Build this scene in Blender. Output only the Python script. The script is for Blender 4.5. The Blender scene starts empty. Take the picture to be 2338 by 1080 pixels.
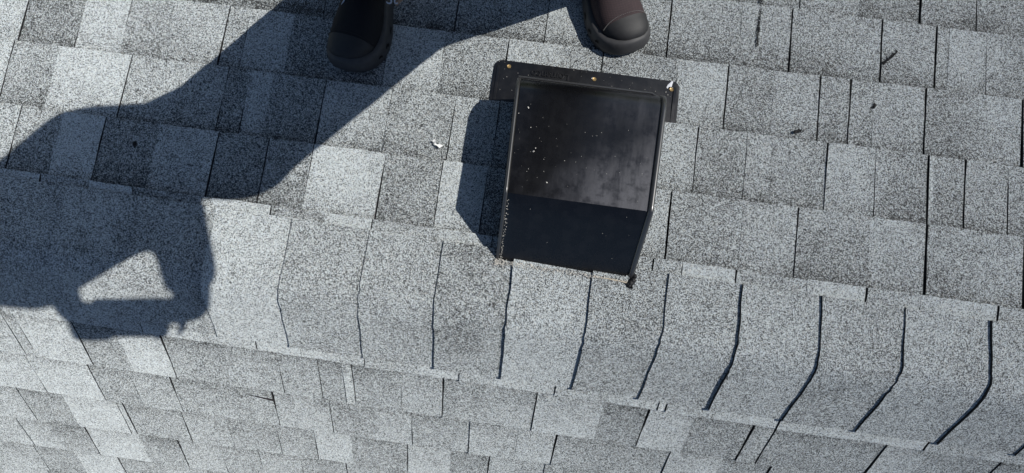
import bpy, bmesh, math, random
from mathutils import Vector, Matrix, Euler
random.seed(7)
SC = bpy.context.scene
COL = SC.collection

# ------------------------------------------------------------------ frame of the roof
# roof coordinates: x along the ridge, y down the near slope, z out of the near slope (metres)
FOLD = math.radians(45.913); PITCH = FOLD / 2; YR = 0.7365
M_ROT = Matrix.Rotation(-PITCH, 4, 'X')
M = Matrix.Translation((0, 0, 4.2)) @ M_ROT @ Matrix.Translation((0, YR, 0))
V_FAR = Vector((0, -math.cos(FOLD), -math.sin(FOLD))); N_FAR = Vector((0, -math.sin(FOLD), math.cos(FOLD)))
def near(x, u, h=0.0): return Vector((x, -u, h))
def far(x, d, h=0.0): return Vector((x, -YR, 0)) + V_FAR * d + N_FAR * h
UP = Vector((0, -math.sin(PITCH), math.cos(PITCH))); FW = Vector((0, -math.cos(PITCH), -math.sin(PITCH)))
def plumb(x, w, h): return Vector((x, 0, 0)) + FW * w + UP * h

# ------------------------------------------------------------------ camera
CAM_POS = Vector((0.0, -0.7354, 1.0092))
R0 = Vector((0.99037, 0.13808, -0.01003)); R1 = Vector((0.13442, -0.97641, -0.16898)); R2 = Vector((-0.03312, 0.16601, -0.98557))
cam = bpy.data.cameras.new('camera'); cam_o = bpy.data.objects.new('camera', cam); COL.objects.link(cam_o)
cam.sensor_width = 36; cam.lens = 1174.5 / 2338 * 36; cam.clip_start = 0.005; cam.clip_end = 500
rm = Matrix((R0, -R1, -R2)).transposed().to_4x4()
cam_o.matrix_world = M @ Matrix.Translation(CAM_POS) @ rm
SC.camera = cam_o

# ------------------------------------------------------------------ sky and sun
SUN = Vector((0.6117, 0.0897, 0.786)).normalized()
SUN_W = (M_ROT @ SUN).normalized()
world = bpy.data.worlds.new('World'); SC.world = world; world.use_nodes = True
nt = world.node_tree; bg = nt.nodes['Background']
sky = nt.nodes.new('ShaderNodeTexSky'); sky.sky_type = 'NISHITA'; sky.sun_disc = False
sky.sun_elevation = math.asin(SUN_W.z); sky.sun_rotation = math.atan2(SUN_W.x, SUN_W.y)
nt.links.new(sky.outputs[0], bg.inputs[0]); bg.inputs[1].default_value = 0.085; sky.ozone_density = 1.5; sky.dust_density = 0.4; sky.air_density = 1.0
sl = bpy.data.lights.new('sun', 'SUN'); sl.energy = 4.5; sl.angle = math.radians(0.53); sl.color = (1.0, 0.965, 0.905)
so = bpy.data.objects.new('sun', sl); COL.objects.link(so); so.rotation_euler = SUN_W.to_track_quat('Z', 'Y').to_euler()
so.location = (4, 0, 9)
vs = SC.view_settings; SC.display_settings.display_device = 'sRGB'
vs.view_transform = 'Standard'; vs.look = 'None'; vs.gamma = 1; vs.use_curve_mapping = False; vs.exposure = 0.0

# ------------------------------------------------------------------ helpers
def link_mesh(name, verts, faces, mats, parent=None, origin=None, mi=None, attrs=None, smooth=None, inv=True):
    """one mesh object; verts in roof coordinates, stored about its own origin, placed by M"""
    verts = [Vector(v) for v in verts]
    if origin is None:
        origin = Vector((sum(v.x for v in verts), sum(v.y for v in verts), sum(v.z for v in verts))) / len(verts)
    origin = Vector(origin)
    me = bpy.data.meshes.new(name)
    me.from_pydata([tuple(v - origin) for v in verts], [], faces)
    for m in (mats if isinstance(mats, (list, tuple)) else [mats]): me.materials.append(m)
    if mi: me.polygons.foreach_set('material_index', mi)
    if attrs:
        for k, vals in attrs.items():
            a = me.attributes.new(k, 'FLOAT', 'POINT'); a.data.foreach_set('value', vals)
    bm = bmesh.new(); bm.from_mesh(me); bmesh.ops.recalc_face_normals(bm, faces=bm.faces); bm.to_mesh(me); bm.free()
    if smooth is not None:
        me.polygons.foreach_set('use_smooth', [True] * len(me.polygons)); me.set_sharp_from_angle(angle=math.radians(smooth))
    me.update()
    o = bpy.data.objects.new(name, me); COL.objects.link(o)
    put(o, M @ Matrix.Translation(origin), parent)
    return o
WM = {}
def put(o, mw, parent=None):
    WM[o] = mw
    if parent is not None:
        o.parent = parent; o.matrix_parent_inverse = Matrix.Identity(4); o.matrix_local = WM[parent].inverted() @ mw
    else:
        o.matrix_world = mw
def empty(name, origin):
    o = bpy.data.objects.new(name, None); COL.objects.link(o); o.empty_display_size = 0.05
    put(o, M @ Matrix.Translation(Vector(origin))); return o
def tag(o, label=None, cat=None, group=None, kind=None):
    for k, v in (('label', label), ('category', cat), ('group', group), ('kind', kind)):
        if v: o[k] = v
    return o
def box(c, sx, sy, sz, rot=None):
    vs_ = [Vector((x * sx / 2, y * sy / 2, z * sz / 2)) for x in (-1, 1) for y in (-1, 1) for z in (-1, 1)]
    if rot: vs_ = [rot @ v for v in vs_]
    return [Vector(c) + v for v in vs_], [(0, 1, 3, 2), (4, 6, 7, 5), (0, 4, 5, 1), (2, 3, 7, 6), (0, 2, 6, 4), (1, 5, 7, 3)]

class N:
    """tiny node helper"""
    def __init__(s, name, rough=0.5, spec=0.5):
        s.m = bpy.data.materials.new(name); s.m.use_nodes = True; s.t = s.m.node_tree
        s.b = s.t.nodes['Principled BSDF']; s.b.inputs['Roughness'].default_value = rough
        s.b.inputs['Specular IOR Level'].default_value = spec
    def n(s, typ, **kw):
        nd = s.t.nodes.new(typ)
        for k, v in kw.items():
            if k.startswith('i_'):
                key = k[2:]; key = int(key) if key.isdigit() else key
                nd.inputs[key].default_value = v
            else: setattr(nd, k, v)
        return nd
    def l(s, a, b): s.t.links.new(a, b)
    def math(s, op, a, b=None, c=None):
        nd = s.n('ShaderNodeMath', operation=op)
        for i, q in enumerate((a, b, c)):
            if q is None: continue
            if hasattr(q, 'links'): s.l(q, nd.inputs[i])
            else: nd.inputs[i].default_value = q
        return nd.outputs[0]
    def ramp(s, fac, stops, interp='LINEAR'):
        r = s.n('ShaderNodeValToRGB'); r.color_ramp.interpolation = interp
        e = r.color_ramp.elements
        while len(e) < len(stops): e.new(0.5)
        for q, (p, c) in zip(e, stops):
            q.position = p; q.color = (c, c, c, 1) if isinstance(c, (int, float)) else (*c, 1)
        s.l(fac, r.inputs[0]); return r.outputs[0]
    def mix(s, fac, a, b, typ='MIX'):
        nd = s.n('ShaderNodeMix', data_type='RGBA', blend_type=typ)
        for q, i in ((fac, 0), (a, 6), (b, 7)):
            if hasattr(q, 'links'): s.l(q, nd.inputs[i])
            else: nd.inputs[i].default_value = (*q, 1) if isinstance(q, tuple) else q
        return nd.outputs[2]
    def pos(s): return s.n('ShaderNodeNewGeometry').outputs['Position']
    def noise(s, vec, scale, detail=2, rough=0.5):
        nd = s.n('ShaderNodeTexNoise'); nd.inputs['Scale'].default_value = scale; nd.inputs['Detail'].default_value = detail
        nd.inputs['Roughness'].default_value = rough; s.l(vec, nd.inputs['Vector']); return nd.outputs['Fac']
    def voro(s, vec, scale, out='Color'):
        nd = s.n('ShaderNodeTexVoronoi'); nd.inputs['Scale'].default_value = scale; s.l(vec, nd.inputs['Vector']); return nd.outputs[out]

def plain(name, col, rough=0.6, spec=0.4, metal=0.0, nscale=60, amt=0.25):
    k = N(name, rough, spec); k.b.inputs['Metallic'].default_value = metal
    f = k.noise(k.pos(), nscale, 4)
    c = k.mix(f, tuple(v * (1 - amt) for v in col), tuple(min(1, v * (1 + amt)) for v in col))
    k.l(c, k.b.inputs['Base Color']); return k.m

# ------------------------------------------------------------------ materials
def granule_mat():
    k = N('shingle_granules', 0.85, 0.25)
    P = k.pos()
    tone = k.n('ShaderNodeAttribute', attribute_name='tone').outputs['Fac']
    v = k.n('ShaderNodeAttribute', attribute_name='v').outputs['Fac']
    # wobble the lookup so that grains are not tidy cells
    vo = k.voro(P, 780)
    sep = k.n('ShaderNodeSeparateColor'); k.l(vo, sep.inputs[0])
    fine = k.noise(P, 720, 1, 0.5)
    big = k.noise(P, 9, 4, 0.6); mid = k.noise(P, 55, 3, 0.6)
    x = k.math('MULTIPLY_ADD', fine, 0.9, -0.45)
    x = k.math('ADD', sep.outputs[0], x)
    x = k.math('ADD', x, k.math('MULTIPLY_ADD', tone, 0.46, -0.185))
    x = k.math('ADD', x, k.math('MULTIPLY_ADD', big, 0.30, -0.15))
    x = k.math('ADD', x, k.math('MULTIPLY_ADD', mid, 0.26, -0.13))
    x = k.math('ADD', x, k.math('MULTIPLY_ADD', k.noise(P, 170, 2, 0.6), 0.34, -0.17))
    # worn and soiled spots
    x = k.math('SUBTRACT', x, k.ramp(k.noise(P, 5.5, 5, 0.72), [(0.56, 0.0), (0.74, 0.20)]))
    x = k.math('SUBTRACT', x, k.ramp(k.noise(P, 34, 4, 0.7), [(0.66, 0.0), (0.76, 0.28)]))
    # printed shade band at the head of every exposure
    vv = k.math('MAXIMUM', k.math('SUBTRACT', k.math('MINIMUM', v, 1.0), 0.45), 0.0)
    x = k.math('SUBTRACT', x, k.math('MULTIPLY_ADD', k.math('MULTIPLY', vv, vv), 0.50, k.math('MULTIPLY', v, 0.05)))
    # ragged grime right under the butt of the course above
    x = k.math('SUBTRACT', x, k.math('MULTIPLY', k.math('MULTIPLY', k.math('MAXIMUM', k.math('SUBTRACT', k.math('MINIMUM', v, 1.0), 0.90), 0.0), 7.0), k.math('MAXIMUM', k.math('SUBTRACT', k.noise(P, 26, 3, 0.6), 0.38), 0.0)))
    g = k.ramp(x, [(0.0, 0.02), (0.22, 0.04), (0.36, 0.12), (0.50, 0.33), (0.74, 0.55), (1.0, 0.62)])
    tint = k.ramp(sep.outputs[1], [(0.0, (1.02, 1.0, 0.94)), (0.18, (0.94, 1.0, 0.985)), (0.7, (0.91, 0.99, 1.01)), (1.0, (0.88, 0.96, 1.05))])
    c = k.mix(1.0, g, tint, 'MULTIPLY')
    # rough stone: retro-reflective diffuse
    out = k.t.nodes['Material Output']
    d = k.n('ShaderNodeBsdfDiffuse'); d.inputs['Roughness'].default_value = 1.0
    k.l(c, d.inputs['Color'])
    gl = k.n('ShaderNodeBsdfGlossy'); gl.inputs['Roughness'].default_value = 0.45
    ms = k.n('ShaderNodeMixShader'); ms.inputs[0].default_value = 0.025
    bp = k.n('ShaderNodeBump'); bp.inputs['Strength'].default_value = 0.55; bp.inputs['Distance'].default_value = 0.0012
    k.l(k.math('ADD', k.voro(P, 780, 'Distance'), fine), bp.inputs['Height'])
    k.l(bp.outputs[0], d.inputs['Normal']); k.l(bp.outputs[0], gl.inputs['Normal'])
    k.l(d.outputs[0], ms.inputs[1]); k.l(gl.outputs[0], ms.inputs[2]); k.l(ms.outputs[0], out.inputs[0])
    k.t.nodes.remove(k.b)
    return k.m
GRAN = granule_mat()
EDGE = plain('asphalt_edge', (0.02, 0.02, 0.021), 0.85, 0.2, nscale=300, amt=0.6)
FELT = plain('roofing_felt', (0.018, 0.018, 0.02), 0.9, 0.1, nscale=80)

def plastic_mat(name, dusty, rough=0.2):
    k = N(name, rough, 0.5); P = k.n('ShaderNodeTexCoord').outputs['Object']
    sp0 = k.n('ShaderNodeSeparateXYZ'); k.l(P, sp0.inputs[0])
    big = k.noise(P, 7, 3, 0.5)
    streak_map = k.n('ShaderNodeMapping'); streak_map.inputs['Scale'].default_value = (90, 14, 14); streak_map.inputs['Rotation'].default_value = (0, 0, 0.5)
    k.l(P, streak_map.inputs[0]); streak = k.noise(streak_map.outputs[0], 1.0, 5, 0.7)
    blot = k.noise(P, 42, 4, 0.65); fine = k.noise(P, 300, 3, 0.7)
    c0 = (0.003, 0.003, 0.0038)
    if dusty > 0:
        # sky sheen painted into the colour towards one corner, mixed with dusty rain spots
        sheen_film = k.math('ADD', k.math('MULTIPLY', sp0.outputs[0], 3.2), k.math('MULTIPLY', sp0.outputs[1], -2.4))
        sheen_film = k.math('ADD', sheen_film, k.math('MULTIPLY_ADD', big, 1.5, -0.62))
        sheen_film = k.ramp(sheen_film, [(0.0, 0.0), (0.75, 1.0)])
        sheen_film = k.math('MULTIPLY', sheen_film, k.ramp(streak, [(0.34, 0.50), (0.56, 1.0)]))
        sheen_film = k.math('MULTIPLY', sheen_film, k.ramp(blot, [(0.36, 0.45), (0.50, 1.0)]))
        sheen_film = k.math('MULTIPLY', sheen_film, k.ramp(fine, [(0.3, 0.8), (0.6, 1.0)]))
        dust_sheen = k.math('MULTIPLY', sheen_film, dusty)
    else:
        dust_sheen = k.math('MULTIPLY', k.ramp(blot, [(0.45, 0.0), (0.8, 1.0)]), 0.05)
    s1 = k.n('ShaderNodeTexVoronoi'); s1.inputs['Scale'].default_value = 120; k.l(P, s1.inputs['Vector'])
    sp = k.n('ShaderNodeSeparateColor'); k.l(s1.outputs['Color'], sp.inputs[0])
    rad = k.math('MULTIPLY', k.math('MAXIMUM', k.math('SUBTRACT', sp.outputs[0], 0.90), 0.0), 0.9 if dusty == 0 and rough > 0.3 else 0.0)
    speck = k.math('LESS_THAN', s1.outputs['Distance'], rad)
    c = k.mix(dust_sheen, c0, (0.078, 0.080, 0.098))
    c = k.mix(k.math('MULTIPLY', speck, 0.45), c, (0.33, 0.32, 0.30))
    k.l(c, k.b.inputs['Base Color'])
    k.l(k.math('ADD', k.math('ADD', k.math('MULTIPLY_ADD', blot, 0.16, rough - 0.12), k.math('MULTIPLY', streak, 0.10)), k.math('MULTIPLY', dust_sheen, 0.36)), k.b.inputs['Roughness'])
    bp = k.n('ShaderNodeBump'); bp.inputs['Strength'].default_value = 0.05; bp.inputs['Distance'].default_value = 0.001
    k.l(blot, bp.inputs['Height']); k.l(bp.outputs[0], k.b.inputs['Normal'])
    return k.m
HOOD = plastic_mat('black_plastic', 0.62, 0.27); HOOD_CLEAN = plastic_mat('black_plastic_clean', 0.0, 0.26); HOOD_EDGE = plain('black_plastic_edge', (0.028, 0.028, 0.029), 0.32, 0.9, nscale=80, amt=0.2); FLANGE = plastic_mat('black_flange_plastic', 0.0, 0.34)  # edge colour lightened to paint the bead highlight; scuffed edges are paler too
DARK = plain('vent_dark', (0.004, 0.004, 0.005), 0.7, 0.2)
BRASS = plain('nail_zinc_yellow', (0.36, 0.25, 0.11), 0.5, 0.5, 0.5, nscale=500, amt=0.5)
SCRATCH = plain('bare_scratch', (0.75, 0.75, 0.76), 0.25, 0.6, 0.3, nscale=400)
WHITE = plain('white_flake', (0.82, 0.82, 0.80), 0.6, 0.4, nscale=300, amt=0.08)
STONE = plain('pale_granule', (0.50, 0.48, 0.44), 0.9, 0.2, nscale=500, amt=0.8)
TAN = plain('tan_strip', (0.42, 0.37, 0.29), 0.8, 0.2, nscale=300, amt=0.4)
TWIG = plain('dark_wood', (0.035, 0.03, 0.032), 0.8, 0.2, nscale=300, amt=0.4)
TAR = plain('tar', (0.012, 0.012, 0.013), 0.6, 0.3, nscale=300, amt=0.4)

# ------------------------------------------------------------------ measured layout of the shingles (metres)
EDGES = {'A': (-0.0081, 0.0077), 'B': (0.145, -0.0049), 'C': (0.2872, -0.001), 'D': (0.43, -0.0002), 'E': (0.5703, 0.0018), 'F': (0.5943, 0.0095), 'H': (0.1574, 0.0082), 'K': (0.1883, 0.0082), 'J1': (0.3289, 0.0002), 'J2': (0.4599, -0.0124), 'J3': (0.5852, -0.0277), 'J4': (0.73, -0.0233)}
NEAR_ROWS = [
  [(0.3315, 't', 0.3), (0.4211, 't', 0.55), (0.5074, 'd', 0.62), (0.6359, 't', 0.3), (0.7615, 'd', 0.45), (0.8797, 't', 0.35), (1.0341, 'd', 0.5), (1.1421, 't', 0.3)],
  [(-0.9343, 't', 0.3), (-0.7929, 'd', 0.3), (-0.7328, 't', 0.55), (-0.6131, 't', 0.3), (-0.5043, 'd', 0.4), (-0.3766, 't', 0.3), (-0.2191, 'd', 0.3), (-0.1226, 't', 0.5), (-0.0249, 'd', 0.7), (0.0854, 't', 0.35), (0.2344, 'd', 0.35), (0.3856, 't', 0.5), (0.4901, 'd', 0.3), (0.5957, 't', 0.48), (0.6788, 'd', 0.35), (0.7658, 't', 0.5), (0.792, 'd', 0.42), (0.82, 't', 0.75), (0.8973, 't', 0.33), (1.0302, 'd', 0.5)],
  [(-1.4315, 't', 0.3), (-1.3204, 'd', 0.5), (-1.2501, 'd', 0.8), (-1.1482, 'd', 0.2), (-1.0233, 't', 0.85), (-0.9228, 'd', 0.4), (-0.8297, 't', 0.5), (-0.7062, 'd', 0.45), (-0.6598, 't', 0.7), (-0.5634, 't', 0.2), (-0.4849, 't', 0.28), (-0.3516, 'd', 0.72), (-0.2327, 't', 0.35), (-0.0987, 'd', 0.68), (0.0119, 't', 0.45), (0.1024, 'd', 0.3), (0.2609, 't', 0.68), (0.3645, 'd', 0.35), (0.4611, 't', 0.52), (0.5544, 'd', 0.36), (0.6169, 'd', 0.4), (0.6667, 't', 0.55), (0.7703, 'd', 0.32), (0.8679, 't', 0.58), (0.9649, 'd', 0.4), (1.0681, 't', 0.6)],
  [(-1.419, 'd', 0.4), (-1.281, 't', 0.75), (-1.149, 'd', 0.35), (-1.047, 't', 0.88), (-0.8881, 'd', 0.5), (-0.7782, 't', 0.4), (-0.6757, 'd', 0.15), (-0.6266, 't', 0.6), (-0.5777, 't', 0.25), (-0.4652, 'd', 0.6), (-0.3239, 'd', 0.42), (-0.1894, 't', 0.6), (-0.0979, 'd', 0.35), (0.0475, 't', 0.5), (0.1825, 'd', 0.6), (0.3128, 'd', 0.36), (0.4138, 't', 0.5), (0.4668, 't', 0.42), (0.5747, 'd', 0.68), (0.6731, 't', 0.33), (0.7761, 'd', 0.62), (0.7891, 't', 0.4), (0.8493, 'd', 0.45), (0.935, 't', 0.38), (1.0541, 'd', 0.6)],
  [(-1.2824, 'd', 0.4), (-1.1768, 't', 0.5), (-1.0889, 'd', 0.35), (-0.9969, 't', 0.9), (-0.9054, 'd', 0.15), (-0.7891, 't', 0.62), (-0.6636, 'd', 0.15), (-0.5574, 'd', 0.3), (-0.4629, 'd', 0.88), (-0.3127, 't', 0.35), (-0.1945, 'd', 0.85), (-0.1014, 't', 0.2), (0.0382, 'd', 0.4), (0.1529, 't', 0.6), (0.2702, 'd', 0.35), (0.4142, 't', 0.6), (0.5217, 'd', 0.33), (0.6659, 't', 0.55), (0.7734, 'd', 0.4), (0.8734, 't', 0.55), (0.9619, 'd', 0.4), (1.0565, 't', 0.6)],
  [(-1.2709, 'd', 0.4), (-1.1477, 't', 0.7), (-1.0067, 'd', 0.4), (-0.9041, 't', 0.85), (-0.8114, 'd', 0.2), (-0.6461, 't', 0.75), (-0.5224, 'd', 0.2), (-0.4122, 't', 0.8), (-0.3154, 'd', 0.35), (-0.1784, 't', 0.75), (-0.0725, 'd', 0.3), (0.0762, 't', 0.7), (0.1889, 'd', 0.4), (0.2467, 'd', 0.4), (0.3051, 't', 0.85), (0.4084, 'd', 0.35), (0.5473, 't', 0.85), (0.6598, 'd', 0.42), (0.7647, 't', 0.82), (0.9085, 'd', 0.42), (1.0035, 't', 0.7)],
]
FAR_ROWS = [
  [(-0.946, 't', 0.4), (-0.8083, 'd', 0.7), (-0.6716, 't', 0.5), (-0.5525, 'd', 0.8), (-0.4543, 't', 0.7), (-0.3157, 'd', 0.4), (-0.1934, 't', 0.75), (-0.1086, 'd', 0.35), (-0.0327, 't', 0.6), (0.0969, 'd', 0.35), (0.2088, 't', 0.6), (0.3172, 'd', 0.7), (0.3337, 'd', 0.4), (0.4377, 't', 0.75), (0.5689, 'd', 0.7), (0.7483, 't', 0.8), (0.8753, 'd', 0.35), (1.0004, 't', 0.75), (1.1316, 'd', 0.4)],
  [(-1.3015, 't', 0.6), (-1.146, 'd', 0.5), (-1.1175, 't', 0.8), (-0.9807, 'd', 0.35), (-0.8812, 't', 0.85), (-0.7771, 'd', 0.42), (-0.6424, 't', 0.5), (-0.5164, 'd', 0.55), (-0.4244, 'd', 0.42), (-0.3692, 'd', 0.68), (-0.3469, 'd', 0.42), (-0.2379, 't', 0.6), (-0.1444, 'd', 0.42), (-0.0526, 't', 0.55), (0.0628, 'd', 0.72), (0.2091, 't', 0.3), (0.3036, 'd', 0.75), (0.4048, 't', 0.32), (0.5293, 'd', 0.5), (0.5747, 'd', 0.35), (0.6927, 't', 0.45), (0.8086, 'd', 0.7), (0.906, 't', 0.45), (1.0459, 'd', 0.45), (1.1905, 't', 0.6)],
  [(-1.4688, 't', 0.5), (-1.291, 'd', 0.75), (-1.1623, 'd', 0.82), (-1.0058, 'd', 0.35), (-0.9059, 't', 0.5), (-0.8035, 'd', 0.42), (-0.6837, 't', 0.45), (-0.5524, 'd', 0.6), (-0.4151, 'd', 0.42), (-0.308, 't', 0.58), (-0.217, 'd', 0.4), (-0.0783, 'd', 0.55), (0.0367, 't', 0.7), (0.1248, 'd', 0.35), (0.2776, 't', 0.45), (0.3877, 'd', 0.72), (0.51, 't', 0.4), (0.6165, 'd', 0.55), (0.7231, 't', 0.35), (0.8613, 'd', 0.6)],
  [(-1.4187, 't', 0.6), (-1.2567, 'd', 0.35), (-1.1362, 't', 0.88), (-0.9893, 'd', 0.8), (-0.9726, 'd', 0.42), (-0.8188, 'd', 0.5), (-0.7009, 't', 0.42), (-0.5709, 'd', 0.5), (-0.4723, 'd', 0.82), (-0.3767, 't', 0.36), (-0.2332, 'd', 0.75), (-0.1219, 't', 0.3), (-0.0258, 'd', 0.6), (0.1131, 'd', 0.4), (0.2543, 't', 0.55), (0.3957, 'd', 0.4), (0.5461, 't', 0.6)],
  [(-1.5112, 't', 0.6), (-1.3332, 'd', 0.6), (-1.2402, 't', 0.38), (-1.1343, 'd', 0.8), (-0.9817, 't', 0.35), (-0.8695, 'd', 0.58), (-0.7533, 'd', 0.38), (-0.6448, 't', 0.5), (-0.5282, 'd', 0.45), (-0.4013, 'd', 0.6), (-0.2718, 't', 0.4), (-0.1412, 'd', 0.6), (-0.001, 't', 0.4)],
  [(-1.5458, 't', 0.5), (-1.3524, 'd', 0.35), (-1.2275, 't', 0.8), (-1.0926, 'd', 0.4), (-0.9555, 't', 0.6), (-0.8237, 'd', 0.4), (-0.6625, 't', 0.6)],
]
CAPS = [(-1.1023, -1.1023, 0.45), (-0.9413, -0.9413, 0.5), (-0.7833, -0.7833, 0.4), (-0.6282, -0.6307, 0.78), (-0.471, -0.4728, 0.45), (-0.3134, -0.3129, 0.48), (-0.165, -0.1613, 0.4), (-0.0225, -0.0201, 0.66), (0.1312, 0.1324, 0.38), (0.2788, 0.2719, 0.48), (0.4209, 0.4173, 0.52), (0.5758, 0.571, 0.4), (0.7323, 0.7195, 0.52), (0.8945, 0.887, 0.45)]
TEXT_AT = [-0.3421, -0.1526, 0.088]
LACE_PTS = [[-0.4361, -0.1561, 0.072], [-0.4312, -0.1527, 0.078], [-0.4269, -0.1478, 0.083]]
TAB_PTS = [[-0.3278, -0.1418, 0.075], [-0.3213, -0.1379, 0.079], [-0.3128, -0.1296, 0.084]]

# ------------------------------------------------------------------ ground far below, roof deck
gv = [(-60, -60, 0), (60, -60, 0), (60, 60, 0), (-60, 60, 0)]
gm = bpy.data.meshes.new('ground'); gm.from_pydata(gv, [], [(0, 1, 2, 3)]); gm.materials.append(plain('lawn', (0.06, 0.09, 0.035), 0.9, 0.1, nscale=6, amt=0.5))
go = bpy.data.objects.new('ground', gm); COL.objects.link(go); tag(go, kind='structure'); WM[go] = Matrix.Identity(4)

XL, XR, UL, DL = -4.0, 4.0, -2.7, 3.4
hdk = -0.0045
prof = [near(0, UL, hdk), near(0, YR - 0.03, hdk), far(0, 0.03, hdk), far(0, DL, hdk), far(0, DL, -0.09), far(0, 0.04, -0.09), near(0, YR - 0.04, -0.09), near(0, UL, -0.09)]
vsx = []; fcs = []
for x in (XL, XR): vsx += [Vector((x, p.y, p.z)) for p in prof]
n_ = len(prof)
for i in range(n_): fcs.append((i, (i + 1) % n_, (i + 1) % n_ + n_, i + n_))
fcs += [(0, 1, 2, 3, 4, 5, 6, 7), tuple(range(15, 7, -1))]
roof = link_mesh('roof', vsx, fcs, [FELT], origin=(0, -YR, 0))
tag(roof, 'grey asphalt shingle roof with capped ridge', kind='structure')

# ------------------------------------------------------------------ shingles
GX, GU = 3, 3
def tab_geo(mapf, x0, x1, butt, tail, vis, up, hb, ht, lift_l, lift_r, tone, rag=0.0011, gx=GX, gu=GU, skew=0.0, wob=0.0006, tl_=None, tr_=None):
    """a slab: butt edge raised, tail tucked under the next course. butt/tail are functions of x"""
    vs_, fs, mi, at_t, at_v = [], [], [], [], []
    for j in range(gu + 1):
        q = j / gu
        for i in range(gx + 1):
            s = i / gx; x = x0 + (x1 - x0) * s + skew * q
            u = butt(x) * (1 - q) + tail(x) * q
            if j == 0: u += random.uniform(-rag, rag) * (1 if up > 0 else 1)
            if i in (0, gx) and 0 < j < gu: x += random.uniform(-rag, rag) * 0.8
            h = hb * (1 - q) + ht * q + (lift_l * (1 - s) + lift_r * s) * (1 - 0.35 * q) + random.uniform(-wob, wob) * (0.4 if j in (0,) else 1)
            vs_.append(mapf(x, u, h)); at_t.append(tl_ if i == 0 and tl_ is not None else tr_ if i == gx and tr_ is not None else tone)
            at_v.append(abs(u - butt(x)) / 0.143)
    w = gx + 1
    for j in range(gu):
        for i in range(gx): fs.append((j * w + i, j * w + i + 1, (j + 1) * w + i + 1, (j + 1) * w + i)); mi.append(0)
    rim = [i for i in range(w)] + [j * w + gx for j in range(1, gu + 1)] + [gu * w + i for i in range(gx - 1, -1, -1)] + [j * w for j in range(gu - 1, 0, -1)]
    b0 = len(vs_)
    pts = []
    for r in rim:
        j, i = divmod(r, w); s = i / gx; q = j / gu; x = x0 + (x1 - x0) * s + skew * q
        pts.append(mapf(x, butt(x) * (1 - q) + tail(x) * q, hdk - 0.001))
    vs_ += pts; at_t += [tone] * len(pts); at_v += [0.5] * len(pts)
    m_ = len(rim)
    for a in range(m_): fs.append((rim[a], rim[(a + 1) % m_], b0 + (a + 1) % m_, b0 + a)); mi.append(1)
    return vs_, fs, mi, at_t, at_v

def lin(ab): return lambda x: ab[0] + ab[1] * x
E_ = EDGES
nb = [lambda x: -0.151 + 0.008 * x] + [lin(E_[k]) for k in 'ABCDE']
nvis = nb[1:] + [lin(E_['F'])]
fb = [lin(E_[k]) for k in ('K', 'J1', 'J2', 'J3', 'J4')] + [lambda x: 0.868 - 0.024 * x]
fvis = [lin(E_['H'])] + fb[:-1]

shingles = []
NEAR_ROWS[5] = [(x, k, t + 0.06) for x, k, t in NEAR_ROWS[5]]; FAR_ROWS[0] = [(x, k, 0.3 + t * 0.7) for x, k, t in FAR_ROWS[0]]
def lay_row(mapf, row, butt, vis, up):
    for i in range(len(row) - 1):
        x0, kd, tone = row[i]; x1, kd1, _ = row[i + 1]
        a = x0 + ((0.0022 if x0 > -0.4 else 0.0008) if kd == 'd' else 0.0001); b = x1 - ((0.0004 if x1 > -0.4 else 0.0010) if kd1 == 'd' else 0.0001)
        tl = (lambda x, f=vis: f(x) + 0.022 * up)
        ll = (0.0028 if x0 > -0.4 else -0.0006) if kd == 'd' else random.uniform(-0.0002, 0.0004); lr = random.uniform(-0.0004, 0.0006)
        tn = tone
        soft = lambda xx: up > 0 and xx > 0.35 and math.sin(xx * 37.0) > -0.3
        t_l = (row[i - 1][2] + tone) / 2 if i and kd == 't' and soft(x0) else None; t_r = (row[i + 1][2] + tone) / 2 if kd1 == 't' and soft(x1) else None
        g = tab_geo(mapf, a, b, butt, tl, vis, up, 0.0038, -0.0034, ll, lr, tn, skew=random.uniform(-0.002, 0.002), tl_=t_l, tr_=t_r)
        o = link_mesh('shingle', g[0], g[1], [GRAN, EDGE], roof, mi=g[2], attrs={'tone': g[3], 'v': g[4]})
        shingles.append(o)
for r, b_, v_ in zip(NEAR_ROWS, nb, nvis): lay_row(near, r, b_, v_, 1)
for r, b_, v_ in zip(FAR_ROWS, fb, fvis): lay_row(far, r, b_, v_, -1)

# the rest of the roof, beyond the picture: one joined part
FV, FF, FM, FT, FVV = [], [], [], [], []
def add_field(mapf, x0, x1, butt, vis, up):
    x = x0
    while x < x1 - 0.01:
        w = random.uniform(0.09, 0.24); e = min(x + w, x1)
        if x1 - e < 0.05: e = x1
        g = tab_geo(mapf, x + 0.001, e, butt, (lambda q, f=vis: f(q) + 0.022 * up), vis, up, 0.0038, -0.0034, random.choice((0.0026, 0.0)), 0, random.uniform(0.25, 0.8), gx=1, gu=1)
        b0 = len(FV); FV.extend(g[0]); FF.extend(tuple(q + b0 for q in f) for f in g[1]); FM.extend(g[2]); FT.extend(g[3]); FVV.extend(g[4]); x = e
for r, b_, v_ in zip(NEAR_ROWS, nb, nvis):
    add_field(near, XL, r[0][0], b_, v_, 1); add_field(near, r[-1][0], XR, b_, v_, 1)
for r, b_, v_ in zip(FAR_ROWS, fb, fvis):
    add_field(far, XL, r[0][0], b_, v_, -1); add_field(far, r[-1][0], XR, b_, v_, -1)
for k in range(1, 18):
    s_ = -0.151 - 0.143 * k
    add_field(near, XL, XR, (lambda x, s=s_: s + 0.008 * x), (lambda x, s=s_: s + 0.143 + 0.008 * x), 1)
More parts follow.
